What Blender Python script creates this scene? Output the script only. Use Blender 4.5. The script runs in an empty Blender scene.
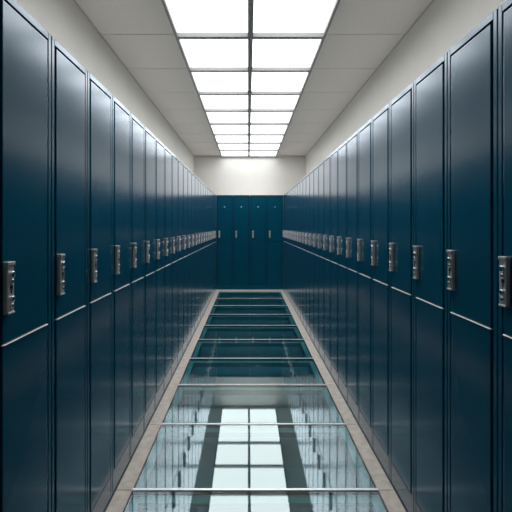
import bpy, bmesh, math
from mathutils import Vector, Matrix

C = bpy.context.scene.collection
sc = bpy.context.scene

# ------------------------------------------------------------------ camera, world, exposure
EYE = 1.365
cam = bpy.data.cameras.new('camera')
cam.sensor_width = 36.0
cam.lens = 36.0 * 380.0 / 512.0
cam.shift_x = 8.0 / 512.0
cam.shift_y = -30.0 / 512.0
cam.clip_start = 0.02
co = bpy.data.objects.new('camera', cam)
co.location = (0, 0, EYE)
co.rotation_euler = (math.radians(90), 0, 0)
C.objects.link(co)
sc.camera = co
w = bpy.data.worlds.new('world'); sc.world = w; w.use_nodes = True
w.node_tree.nodes['Background'].inputs[0].default_value = (0.5, 0.52, 0.55, 1)
w.node_tree.nodes['Background'].inputs[1].default_value = 0.0
sc.view_settings.view_transform = 'Standard'
sc.view_settings.look = 'None'
sc.view_settings.exposure = 0.0
sc.view_settings.gamma = 1.0
sc.view_settings.use_curve_mapping = False
PANEL_EMIT = 4.1

# ------------------------------------------------------------------ room numbers
XL, XR = -0.685, 0.760          # locker fronts, left and right
YE = 8.17                       # locker fronts, far end
WL, WR, WB, WF = -1.23, 1.31, 8.63, -1.645
ZC = EYE + 1.588                # ceiling
LH = 2.03                       # locker height
GL, GR = -0.598, 0.672          # glass edges
KD = 0.16                       # depth of the trench under the glass

# ------------------------------------------------------------------ materials
def mat(name):
    m = bpy.data.materials.new(name); m.use_nodes = True
    nt = m.node_tree
    return m, nt, nt.nodes['Principled BSDF']

def noise_mix(nt, c1, c2, scale, detail=4, stretch=(1, 1, 1), lo=0.35, hi=0.65):
    tc = nt.nodes.new('ShaderNodeTexCoord'); mp = nt.nodes.new('ShaderNodeMapping')
    mp.inputs['Scale'].default_value = stretch
    n = nt.nodes.new('ShaderNodeTexNoise'); n.inputs['Scale'].default_value = scale; n.inputs['Detail'].default_value = detail
    r = nt.nodes.new('ShaderNodeValToRGB')
    r.color_ramp.elements[0].position = lo; r.color_ramp.elements[0].color = (*c1, 1)
    r.color_ramp.elements[1].position = hi; r.color_ramp.elements[1].color = (*c2, 1)
    nt.links.new(tc.outputs['Object'], mp.inputs[0]); nt.links.new(mp.outputs[0], n.inputs['Vector'])
    nt.links.new(n.outputs['Fac'], r.inputs[0])
    return r, n

def rough(name, c1, c2, scale, ro, spec=0.5, metallic=0.0, stretch=(1, 1, 1), bump=0.0):
    m, nt, b = mat(name)
    r, n = noise_mix(nt, c1, c2, scale, stretch=stretch)
    nt.links.new(r.outputs[0], b.inputs['Base Color'])
    b.inputs['Roughness'].default_value = ro
    b.inputs['Metallic'].default_value = metallic
    b.inputs['Specular IOR Level'].default_value = spec
    if bump:
        bp = nt.nodes.new('ShaderNodeBump'); bp.inputs['Strength'].default_value = bump; bp.inputs['Distance'].default_value = 0.002
        nt.links.new(n.outputs['Fac'], bp.inputs['Height']); nt.links.new(bp.outputs[0], b.inputs['Normal'])
    return m

M = {}
M['wall'] = rough('wall_paint', (0.74, 0.715, 0.68), (0.77, 0.745, 0.71), 3.0, 0.9, 0.2)
M['tile'] = rough('ceiling_tile', (0.71, 0.67, 0.63), (0.75, 0.71, 0.67), 60.0, 0.95, 0.1)
M['grid'] = rough('ceiling_grid', (0.26, 0.26, 0.26), (0.29, 0.29, 0.29), 5.0, 0.6, 0.2)
M['edge'] = rough('ceiling_edge_trim', (0.50, 0.47, 0.44), (0.54, 0.51, 0.48), 5.0, 0.8, 0.1)
M['bounce'] = rough('pale_bounce_sheet', (0.58, 0.58, 0.57), (0.66, 0.66, 0.65), 14.0, 0.6, 0.4)  # pale finish for the unseen sheets that throw light upwards
M['bar'] = rough('light_steel', (0.66, 0.68, 0.68), (0.74, 0.76, 0.76), 30.0, 0.4, 0.5, 0.8)
def lacquer(name, c1, c2, ro, gain):
    """satin lacquer: saturated diffuse paint under a clear coat that mirrors strongly at grazing angles"""
    m, nt, b = mat(name)
    r, n = noise_mix(nt, c1, c2, 2.0, stretch=(1, 1, 0.2))
    nt.links.new(r.outputs[0], b.inputs['Base Color'])
    b.inputs['Roughness'].default_value = 0.7; b.inputs['Specular IOR Level'].default_value = 0.0
    g = nt.nodes.new('ShaderNodeBsdfGlossy'); g.inputs['Color'].default_value = (0.87, 0.92, 1.0, 1); g.inputs['Roughness'].default_value = ro
    lw = nt.nodes.new('ShaderNodeLayerWeight'); lw.inputs['Blend'].default_value = 0.5
    p = nt.nodes.new('ShaderNodeMath'); p.operation = 'POWER'; p.inputs[1].default_value = 3.4
    a = nt.nodes.new('ShaderNodeMath'); a.operation = 'MULTIPLY_ADD'; a.inputs[1].default_value = gain; a.inputs[2].default_value = 0.012
    mx = nt.nodes.new('ShaderNodeMixShader'); out = nt.nodes['Material Output']
    nt.links.new(lw.outputs['Facing'], p.inputs[0]); nt.links.new(p.outputs[0], a.inputs[0]); nt.links.new(a.outputs[0], mx.inputs[0])
    nt.links.new(b.outputs[0], mx.inputs[1]); nt.links.new(g.outputs[0], mx.inputs[2]); nt.links.new(mx.outputs[0], out.inputs['Surface'])
    return m
M['blue'] = lacquer('locker_paint', (0.001, 0.066, 0.118), (0.001, 0.074, 0.130), 0.19, 1.25)
M['frame'] = lacquer('locker_frame_paint', (0.001, 0.072, 0.126), (0.002, 0.080, 0.138), 0.19, 1.25)
M['wall_dark'] = rough('wall_reflection_dark', (0.015, 0.05, 0.07), (0.018, 0.055, 0.078), 3.0, 0.8, 0.2)
M['steel'] = rough('brushed_steel', (0.58, 0.54, 0.51), (0.70, 0.66, 0.63), 30.0, 0.42, 0.5, 0.65, (1, 1, 0.1))
M['chrome'] = rough('polished_steel', (0.80, 0.80, 0.80), (0.86, 0.86, 0.86), 30.0, 0.12, 0.5, 1.0)
M['strip'] = rough('lip_highlight_and_rivet', (0.80, 0.82, 0.84), (0.86, 0.88, 0.90), 30.0, 0.35, 0.5, 0.3)  # lip highlight put into the colour, shared with the rivets
M['dark'] = rough('black_rubber_and_gap_shade', (0.012, 0.013, 0.014), (0.02, 0.02, 0.022), 30.0, 0.6, 0.3)  # seals, gaskets and keyholes, also the shade painted into door gaps
M['kerb'] = rough('kerb_stone', (0.54, 0.475, 0.42), (0.66, 0.59, 0.525), 22.0, 0.65, 0.35, 0.0, (1, 1, 1), 0.3)
M['trench'] = rough('trench_paint', (0.05, 0.13, 0.16), (0.055, 0.15, 0.18), 6.0, 0.8, 0.2)
M['trench_side'] = rough('trench_side_paint', (0.30, 0.56, 0.56), (0.34, 0.60, 0.60), 6.0, 0.6, 0.3)
M['ledge'] = rough('ledge_paint', (0.10, 0.27, 0.27), (0.12, 0.30, 0.30), 6.0, 0.6, 0.3)
M['slab'] = rough('concrete', (0.25, 0.24, 0.23), (0.30, 0.29, 0.28), 6.0, 0.8, 0.2)

def emit():
    m = bpy.data.materials.new('lit_diffuser'); m.use_nodes = True; nt = m.node_tree
    nt.nodes.clear()
    o = nt.nodes.new('ShaderNodeOutputMaterial'); e = nt.nodes.new('ShaderNodeEmission')
    e.inputs[0].default_value = (0.97, 1.0, 1.0, 1); e.inputs[1].default_value = PANEL_EMIT
    nt.links.new(e.outputs[0], o.inputs[0]); return m
M['emit'] = emit()

def glass():
    m = bpy.data.materials.new('tinted_floor_glass'); m.use_nodes = True; nt = m.node_tree
    nt.nodes.clear()
    o = nt.nodes.new('ShaderNodeOutputMaterial')
    t = nt.nodes.new('ShaderNodeBsdfTransparent'); t.inputs[0].default_value = (0.72, 0.88, 0.90, 1)
    g = nt.nodes.new('ShaderNodeBsdfGlossy'); g.inputs['Color'].default_value = (0.86, 0.97, 0.96, 1); g.inputs['Roughness'].default_value = 0.025
    f = nt.nodes.new('ShaderNodeFresnel'); f.inputs['IOR'].default_value = 2.35
    mx = nt.nodes.new('ShaderNodeMixShader')
    a = nt.nodes.new('ShaderNodeMath'); a.operation = 'MULTIPLY_ADD'; a.inputs[1].default_value = 0.95; a.inputs[2].default_value = 0.03
    ge = nt.nodes.new('ShaderNodeNewGeometry'); sb = nt.nodes.new('ShaderNodeMath'); sb.operation = 'SUBTRACT'; sb.inputs[0].default_value = 1.0
    ml = nt.nodes.new('ShaderNodeMath'); ml.operation = 'MULTIPLY'      # only the outer face mirrors, light leaves the pane freely
    nt.links.new(ge.outputs['Backfacing'], sb.inputs[1]); nt.links.new(a.outputs[0], ml.inputs[0]); nt.links.new(sb.outputs[0], ml.inputs[1])
    nt.links.new(f.outputs[0], a.inputs[0]); nt.links.new(ml.outputs[0], mx.inputs[0]); nt.links.new(t.outputs[0], mx.inputs[1]); nt.links.new(g.outputs[0], mx.inputs[2])
    nt.links.new(mx.outputs[0], o.inputs[0]); return m
M['glass'] = glass()

# ------------------------------------------------------------------ helpers
def box(bm, x0, x1, y0, y1, z0, z1, bev=0.0, seg=2):
    r = bmesh.ops.create_cube(bm, size=1.0)
    vs = r['verts']
    bmesh.ops.scale(bm, vec=(x1 - x0, y1 - y0, z1 - z0), verts=vs)
    bmesh.ops.translate(bm, vec=((x0 + x1) / 2, (y0 + y1) / 2, (z0 + z1) / 2), verts=vs)
    if bev:
        es = list({e for v in vs for e in v.link_edges})
        bmesh.ops.bevel(bm, geom=es, offset=bev, segments=seg, affect='EDGES', profile=0.5)

def disc(bm, x, y0, y1, z, r, seg=20, bev=0.0):
    """short cylinder whose axis runs along Y"""
    n = bmesh.ops.create_cone(bm, cap_ends=True, segments=seg, radius1=r, radius2=r, depth=abs(y1 - y0))
    bmesh.ops.rotate(bm, verts=n['verts'], cent=(0, 0, 0), matrix=Matrix.Rotation(math.radians(90), 3, 'X'))
    bmesh.ops.translate(bm, verts=n['verts'], vec=(x, (y0 + y1) / 2, z))
    if bev:
        es = [e for e in {e for v in n['verts'] for e in v.link_edges}
              if len(e.link_faces) == 2 and e.calc_face_angle(0) > 1.0]
        bmesh.ops.bevel(bm, geom=es, offset=bev, segments=2, affect='EDGES', profile=0.5)

def obj(name, bm, m, parent=None, smooth=False):
    me = bpy.data.meshes.new(name); bm.normal_update(); bm.to_mesh(me); bm.free()
    me.materials.append(m)
    if smooth:
        for p in me.polygons: p.use_smooth = True
    o = bpy.data.objects.new(name, me); C.objects.link(o)
    if parent: o.parent = parent
    return o

def struct(name, bm, m, parent=None):
    o = obj(name, bm, m, parent)
    if not parent: o['kind'] = 'structure'
    return o

def thing(name, label, cat, loc, rz=0.0, group=None):
    o = bpy.data.objects.new(name, None); C.objects.link(o)
    o.empty_display_size = 0.1
    o.location = loc; o.rotation_euler = (0, 0, rz)
    o['label'] = label; o['category'] = cat
    if group: o['group'] = group
    return o

def dup(root, loc, rz, label, group=None):
    r = root.copy(); C.objects.link(r); r.location = loc; r.rotation_euler = (0, 0, rz)
    r['label'] = label
    if group: r['group'] = group
    for ch in list(root.children):
        c = ch.copy(); C.objects.link(c); c.parent = r
        for g in list(ch.children):
            d = g.copy(); C.objects.link(d); d.parent = c
    return r

ORD = ['first', 'second', 'third', 'fourth', 'fifth', 'sixth', 'seventh', 'eighth', 'ninth', 'tenth', 'eleventh',
       'twelfth', 'thirteenth', 'fourteenth', 'fifteenth', 'sixteenth', 'seventeenth', 'eighteenth', 'nineteenth',
       'twentieth', 'twenty-first', 'twenty-second', 'twenty-third', 'twenty-fourth', 'twenty-fifth']

# ------------------------------------------------------------------ structure
def rbox(*a):
    bm = bmesh.new(); box(bm, *a); return bm
T = 0.12
struct('wall_left', rbox(WL - T, WL, WF - T, WB + T, -0.3, ZC + 0.2), M['wall'])
struct('wall_right', rbox(WR, WR + T, WF - T, WB + T, -0.3, ZC + 0.2), M['wall'])
struct('wall_back', rbox(WL, WR, WB, WB + T, -0.3, ZC + 0.2), M['wall'])
struct('wall_front', rbox(WL, WR, WF - T, WF, -0.3, ZC + 0.2), M['wall_dark'])  # unseen wall, coloured dark to keep pale reflections off the end lockers

KW0, KW1 = XL + 0.001, XR - 0.001
YF = 0.015                                   # near end of the glass run
YK = YE - 0.30                               # far end of the glass run
bm = bmesh.new()                             # slab either side of the trench, and the trench floor
box(bm, WL, GL - 0.03, WF, WB, -0.28, -0.012)
box(bm, GR + 0.03, WR, WF, WB, -0.28, -0.012)
box(bm, GL - 0.03, GR + 0.03, YK + 0.03, WB, -0.28, -0.012)
box(bm, GL - 0.03, GR + 0.03, WF, YF - 0.03, -0.28, -0.012)
struct('floor', bm, M['slab'])
struct('trim_6', rbox(GL - 0.03, GR + 0.03, YF - 0.03, YK + 0.03, -0.28, -KD), M['trench'])
bm = bmesh.new()                             # pale sides of the trench
box(bm, GL - 0.03, GL, YF - 0.03, YK + 0.03, -KD, -0.016)
box(bm, GR, GR + 0.03, YF - 0.03, YK + 0.03, -KD, -0.016)
box(bm, GL, GR, YK, YK + 0.03, -KD, -0.016)
box(bm, GL, GR, YF - 0.03, YF, -KD, -0.016)
struct('trim_5', bm, M['trench_side'])

SPAN, BAR0 = 0.65, 1.965
bars = [BAR0 + SPAN * k for k in range(-2, 9)]
# kerb strips with joints opposite the crossbars
def kerb(name, x0, x1):
    bm = bmesh.new()
    ys = [YF - 0.03] + bars + [YK + 0.03]
    for a, b in zip(ys[:-1], ys[1:]):
        box(bm, x0, x1, a + 0.0015, b - 0.0015, -0.016, 0.0, 0.0015, 1)
    struct(name, bm, M['kerb'])
kerb('trim_1', XL + 0.004, GL)
kerb('trim_2', GR, XR - 0.004)
struct('trim_3', rbox(XL + 0.004, XR - 0.004, YK + 0.032, YE - 0.004, -0.016, 0.0), M['kerb'])
struct('trim_4', rbox(XL + 0.004, XR - 0.004, WF, YF - 0.032, -0.016, 0.0), M['kerb'])

# ceiling
TS = 0.680
CX0, CXM, CX1 = -0.600, 0.020, 0.640
rows = [WB - 0.04 - TS * k for k in range(0, 16)]
bm = bmesh.new()
box(bm, WL, WR, WF, WB, ZC + 0.07, ZC + 0.16)
for k in range(15):
    y1, y0 = rows[k], rows[k + 1]
    for (a, b) in ([(CX0 - 0.002, CX1 + 0.002)] if k >= 11 else []) + [(WL + 0.012, CX0 - 0.004), (CX1 + 0.004, WR - 0.012)]:
        box(bm, a, b, y0 + 0.005, y1 - 0.005, ZC, ZC + 0.02, 0.003, 1)
struct('ceiling', bm, M['tile'])
bm = bmesh.new()                              # edge angle along the walls, backing behind the joints
for (a, b) in ((WL, WL + 0.014), (WR - 0.014, WR)):
    box(bm, a, b, WF, WB, ZC - 0.004, ZC + 0.03)
for (a, b) in ((WL, CX0 - 0.004), (CX1 + 0.004, WR)):
    box(bm, a, b, WF, WB, ZC + 0.021, ZC + 0.03)
box(bm, WL + 0.014, WR - 0.014, WB - 0.012, WB, ZC - 0.004, ZC + 0.0)
struct('trim_7', bm, M['edge'])

# ------------------------------------------------------------------ backlit ceiling panels
def panel_proto(wd, label, loc):
    t = thing('ceiling_light', label, 'ceiling light', loc, 0, 'backlit ceiling panels')
    hx, hy, f = wd / 2 - 0.0005, TS / 2 - 0.0005, 0.021
    bm = bmesh.new()
    box(bm, -hx, -hx + f, -hy, hy, -0.030, 0.05); box(bm, hx - f, hx, -hy, hy, -0.030, 0.05)
    box(bm, -hx + f, hx - f, -hy, -hy + f, -0.030, 0.05); box(bm, -hx + f, hx - f, hy - f, hy, -0.030, 0.05)
    obj('frame', bm, M['grid'], t)
    bm = bmesh.new(); box(bm, -hx + f, hx - f, -hy + f, hy - f, 0.006, 0.014)
    obj('diffuser', bm, M['emit'], t)
    return t
NROW = 11
for side, (a, b) in (('left', (CX0, CXM)), ('right', (CXM, CX1))):
    proto = None
    for k in range(NROW):
        yc = (rows[k] + rows[k + 1]) / 2
        pos = 'against the back wall' if k == 0 else ORD[k] + ' out from the back wall'
        lab = 'square backlit white ceiling panel in the %s column, %s' % (side, pos)
        loc = ((a + b) / 2, yc, ZC)
        if proto is None: proto = panel_proto(b - a, lab, loc)
        else: dup(proto, loc, 0, lab)

# ------------------------------------------------------------------ lockers
def locker_proto(W, label, loc, rz, group, depth, strip=True, rivet=False, dz=0.0, off=0.046):
    t = thing('locker', label, 'locker', loc, rz, group)
    h = W / 2 - 0.0022
    fw, gp = 0.0185, 0.009
    zb, zm = 0.122, EYE - 0.333 + dz
    # body: carcass behind a raised front frame
    bm = bmesh.new()
    box(bm, -h, h, 0.0235, depth, 0.0, LH)
    box(bm, -h, -h + fw, 0, 0.0215, 0.0, LH, 0.0018)
    box(bm, h - fw, h, 0, 0.0215, 0.0, LH, 0.0018)
    box(bm, -h + fw, h - fw, 0.0, 0.0215, LH - 0.024, LH, 0.0012)
    obj('body', bm, M['frame'], t)
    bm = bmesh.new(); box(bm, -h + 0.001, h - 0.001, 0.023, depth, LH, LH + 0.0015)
    obj('bounce_sheet', bm, M['bounce'], t)  # unseen pale sheet added to bounce light onto the ceiling
    bm = bmesh.new(); box(bm, -h + fw + 0.0005, h - fw - 0.0005, 0.001, 0.0215, 0.0, zb - gp, 0.0015)
    obj('kick_plate', bm, M['frame'], t)
    dx = h - fw - gp
    bm = bmesh.new(); box(bm, -h + 0.002, h - 0.002, 0.0216, 0.0234, zb - gp, LH - 0.004)
    obj('gap_shade', bm, M['dark'], t)  # dark sheet added to paint shade into the gaps around the doors
    bm = bmesh.new(); box(bm, -dx, dx, -0.002, 0.018, zm + 0.003, LH - 0.024 - gp, 0.0025, 3)
    up = obj('upper_door', bm, M['blue'], t)
    bm = bmesh.new(); box(bm, -dx, dx, -0.002, 0.018, zb, zm - 0.005, 0.0025, 3)
    lo = obj('lower_door', bm, M['blue'], t)
    if strip:
        bm = bmesh.new(); box(bm, -dx, dx, -0.005, 0.004, zm - 0.0028, zm + 0.0002, 0.001, 1)
        s = obj('lip_highlight', bm, M['strip'], t); s['label'] = 'painted highlight on the lip along the gap between the doors'  # pale bar painting the light caught by the lower door's top lip
    # latch handle at the viewer's left edge of the upper door
    hx = -W / 2 + off; hz = EYE - 0.175 + dz; hw, hh = 0.0158, 0.073
    bm = bmesh.new()
    box(bm, hx - hw, hx + hw, -0.0155, -0.002, hz - hh, hz + hh, 0.003, 2)          # housing
    box(bm, hx - hw - 0.001, hx + hw + 0.001, -0.0185, -0.002, hz + hh - 0.010, hz + hh + 0.001, 0.002, 2)   # top cap
    box(bm, hx - hw, hx + hw, -0.0185, -0.002, hz - hh, hz - hh + 0.006, 0.002, 2)   # bottom lip
    hd = obj('latch_handle', bm, M['steel'], t); hd['label'] = 'brushed steel latch handle'
    bm = bmesh.new(); disc(bm, hx + 0.002, -0.023, -0.0145, hz + 0.038, 0.0095, 24, 0.002)
    obj('push_button', bm, M['chrome'], hd, True)
    bm = bmesh.new(); disc(bm, hx + 0.002, -0.0168, -0.0145, hz + 0.002, 0.0065, 20); box(bm, hx + 0.0005, hx + 0.0035, -0.0171, -0.0145, hz - 0.016, hz + 0.0)
    obj('keyhole', bm, M['dark'], hd)
    bm = bmesh.new(); disc(bm, hx + 0.003, -0.0205, -0.0145, hz + 0.0185, 0.006, 20, 0.0015)
    obj('screw', bm, M['chrome'], hd, True)
    bm = bmesh.new(); disc(bm, hx + 0.002, -0.023, -0.0145, hz - 0.031, 0.0085, 24, 0.002)
    obj('lock_cylinder', bm, M['chrome'], hd, True)
    bm = bmesh.new(); disc(bm, hx + 0.002, -0.0205, -0.0145, hz - 0.050, 0.006, 20, 0.0015)
    obj('screw', bm, M['chrome'], hd, True)
    if rivet:
        bm = bmesh.new(); disc(bm, 0, -0.010, 0.0, EYE + 0.41, 0.013, 16, 0.003)
        obj('rivet', bm, M['strip'], up, True)
    return t

def place(n, y0, w, x, rz, side, depth, k0, dz=0.0):
    proto = None
    for k in range(k0, n):
        yc = y0 + w * (k + 0.5)
        i = k - k0
        d = n - 1 - k
        if k < 8:
            v = k + 1
            if v == 0: pos = 'nearest the camera, at the picture edge'
            elif v < 0: pos = 'just outside the picture edge'
            else: pos = ORD[v] + ' from the camera'
        elif d == 0: pos = 'in the corner by the end lockers'
        else: pos = ORD[d] + ' from the far corner' 
        lab = 'dark blue metal locker in the %s row, %s' % (side, pos)
        g = 'lockers along the %s wall' % side
        if proto is None: proto = locker_proto(w, lab, (x, yc, 0), rz, g, depth, dz=dz)
        else: dup(proto, (x, yc, 0), rz, lab)
R90 = math.radians(90)
place(23, 1.325, (YE - 1.325) / 23, XL, R90, 'left', XL - WL - 0.002, -2)
place(23, 1.45, (YE - 1.45) / 23, XR, -R90, 'right', WR - XR - 0.002, -2, 0.012)
we = (XR - XL) / 4
ends = ['leftmost, in the left corner', 'second from the left corner', 'second from the right corner', 'rightmost, in the right corner']
proto = None
for k in range(4):
    lab = 'dark teal metal locker facing the aisle at the far end, ' + ends[k]
    loc = (XL + we * (k + 0.5), YE, 0)
    if proto is None: proto = locker_proto(we, lab, loc, 0, 'lockers across the far end', WB - YE - 0.002, strip=False, rivet=True, off=0.070)
    else: dup(proto, loc, 0, lab)

# ------------------------------------------------------------------ steel crossbars and glass floor panes
def bar_proto(label, loc):
    t = thing('crossbar', label, 'crossbar', loc, 0, 'steel crossbars between the glass panes')
    x0, x1 = GL + 0.0005, GR - 0.0005
    bm = bmesh.new(); box(bm, x0, x1, -0.008, 0.008, -0.012, 0.005, 0.0015)
    obj('cap', bm, M['bar'], t)
    bm = bmesh.new(); box(bm, x0, x1, -0.007, 0.007, -0.085, -0.0125)
    obj('web', bm, M['trench_side'], t)
    bm = bmesh.new(); box(bm, x0, x1, -0.014, -0.0082, -0.016, -0.001)
    obj('gasket', bm, M['dark'], t)
    return t
def pane(y0, y1, label):
    t = thing('glass_floor_pane', label, 'glass pane', ((GL + GR) / 2, (y0 + y1) / 2, -0.003), 0, 'glass panes let into the aisle floor')
    hx, hy = (GR - GL) / 2, (y1 - y0) / 2
    t.rotation_euler = (math.radians(0.8), 0, 0)      # tilt added only to move the floor reflections up
    bm = bmesh.new(); box(bm, -hx + 0.005, hx - 0.005, -hy, hy, -0.019, 0.0)
    obj('glass', bm, M['glass'], t)
    bm = bmesh.new()
    for s in (-1, 1):
        box(bm, s * hx - (0 if s > 0 else -0.0005), s * (hx - 0.0045), -hy, hy, -0.016, 0.001)
    obj('side_seal', bm, M['dark'], t)
    bm = bmesh.new(); zl = -0.0195
    for s in (-1, 1):
        a, b = sorted((s * (hx - 0.005), s * (hx - 0.050)))
        box(bm, a, b, -hy, hy, zl - 0.004, zl)
    box(bm, -hx + 0.05, hx - 0.05, hy - 0.055, hy, zl - 0.004, zl)
    obj('support_ledge', bm, M['ledge'], t)
    return t
nb = len(bars)
proto = None
for k, y in enumerate(bars):
    d = nb - 1 - k
    j = k - 2                                        # bars in view, counted from the bottom edge of the picture
    if j < 0: pos = 'nearest end, %s from the entrance kerb' % ORD[k]
    elif j < 5: pos = ORD[j] + ' up from the bottom edge of the picture'
    elif d == 0: pos = 'the last before the far kerb'
    else: pos = ORD[d] + ' before the far kerb'
    lab = 'thin steel bar across the glass floor, ' + pos
    if proto is None: proto = bar_proto(lab, (0, y, 0))
    else: dup(proto, (0, y, 0), 0, lab)
ys = [YF - 0.006] + bars + [YK + 0.015]
for k in range(len(ys) - 1):
    j = k - 2
    d = len(ys) - 2 - k
    if j < 0: pos = 'nearest end, %s from the entrance kerb' % ORD[k]
    elif j == 0: pos = 'cut off by the bottom edge of the picture'
    elif j < 5: pos = ORD[j] + ' complete pane up from the bottom edge'.replace('complete pane ', 'whole one ')
    elif d == 0: pos = 'the last, against the far kerb'
    else: pos = ORD[d] + ' before the far kerb'
    pane(ys[k] + 0.0145 - 0.006, ys[k + 1] - 0.0145, 'reflective teal-tinted glass floor pane, ' + pos)
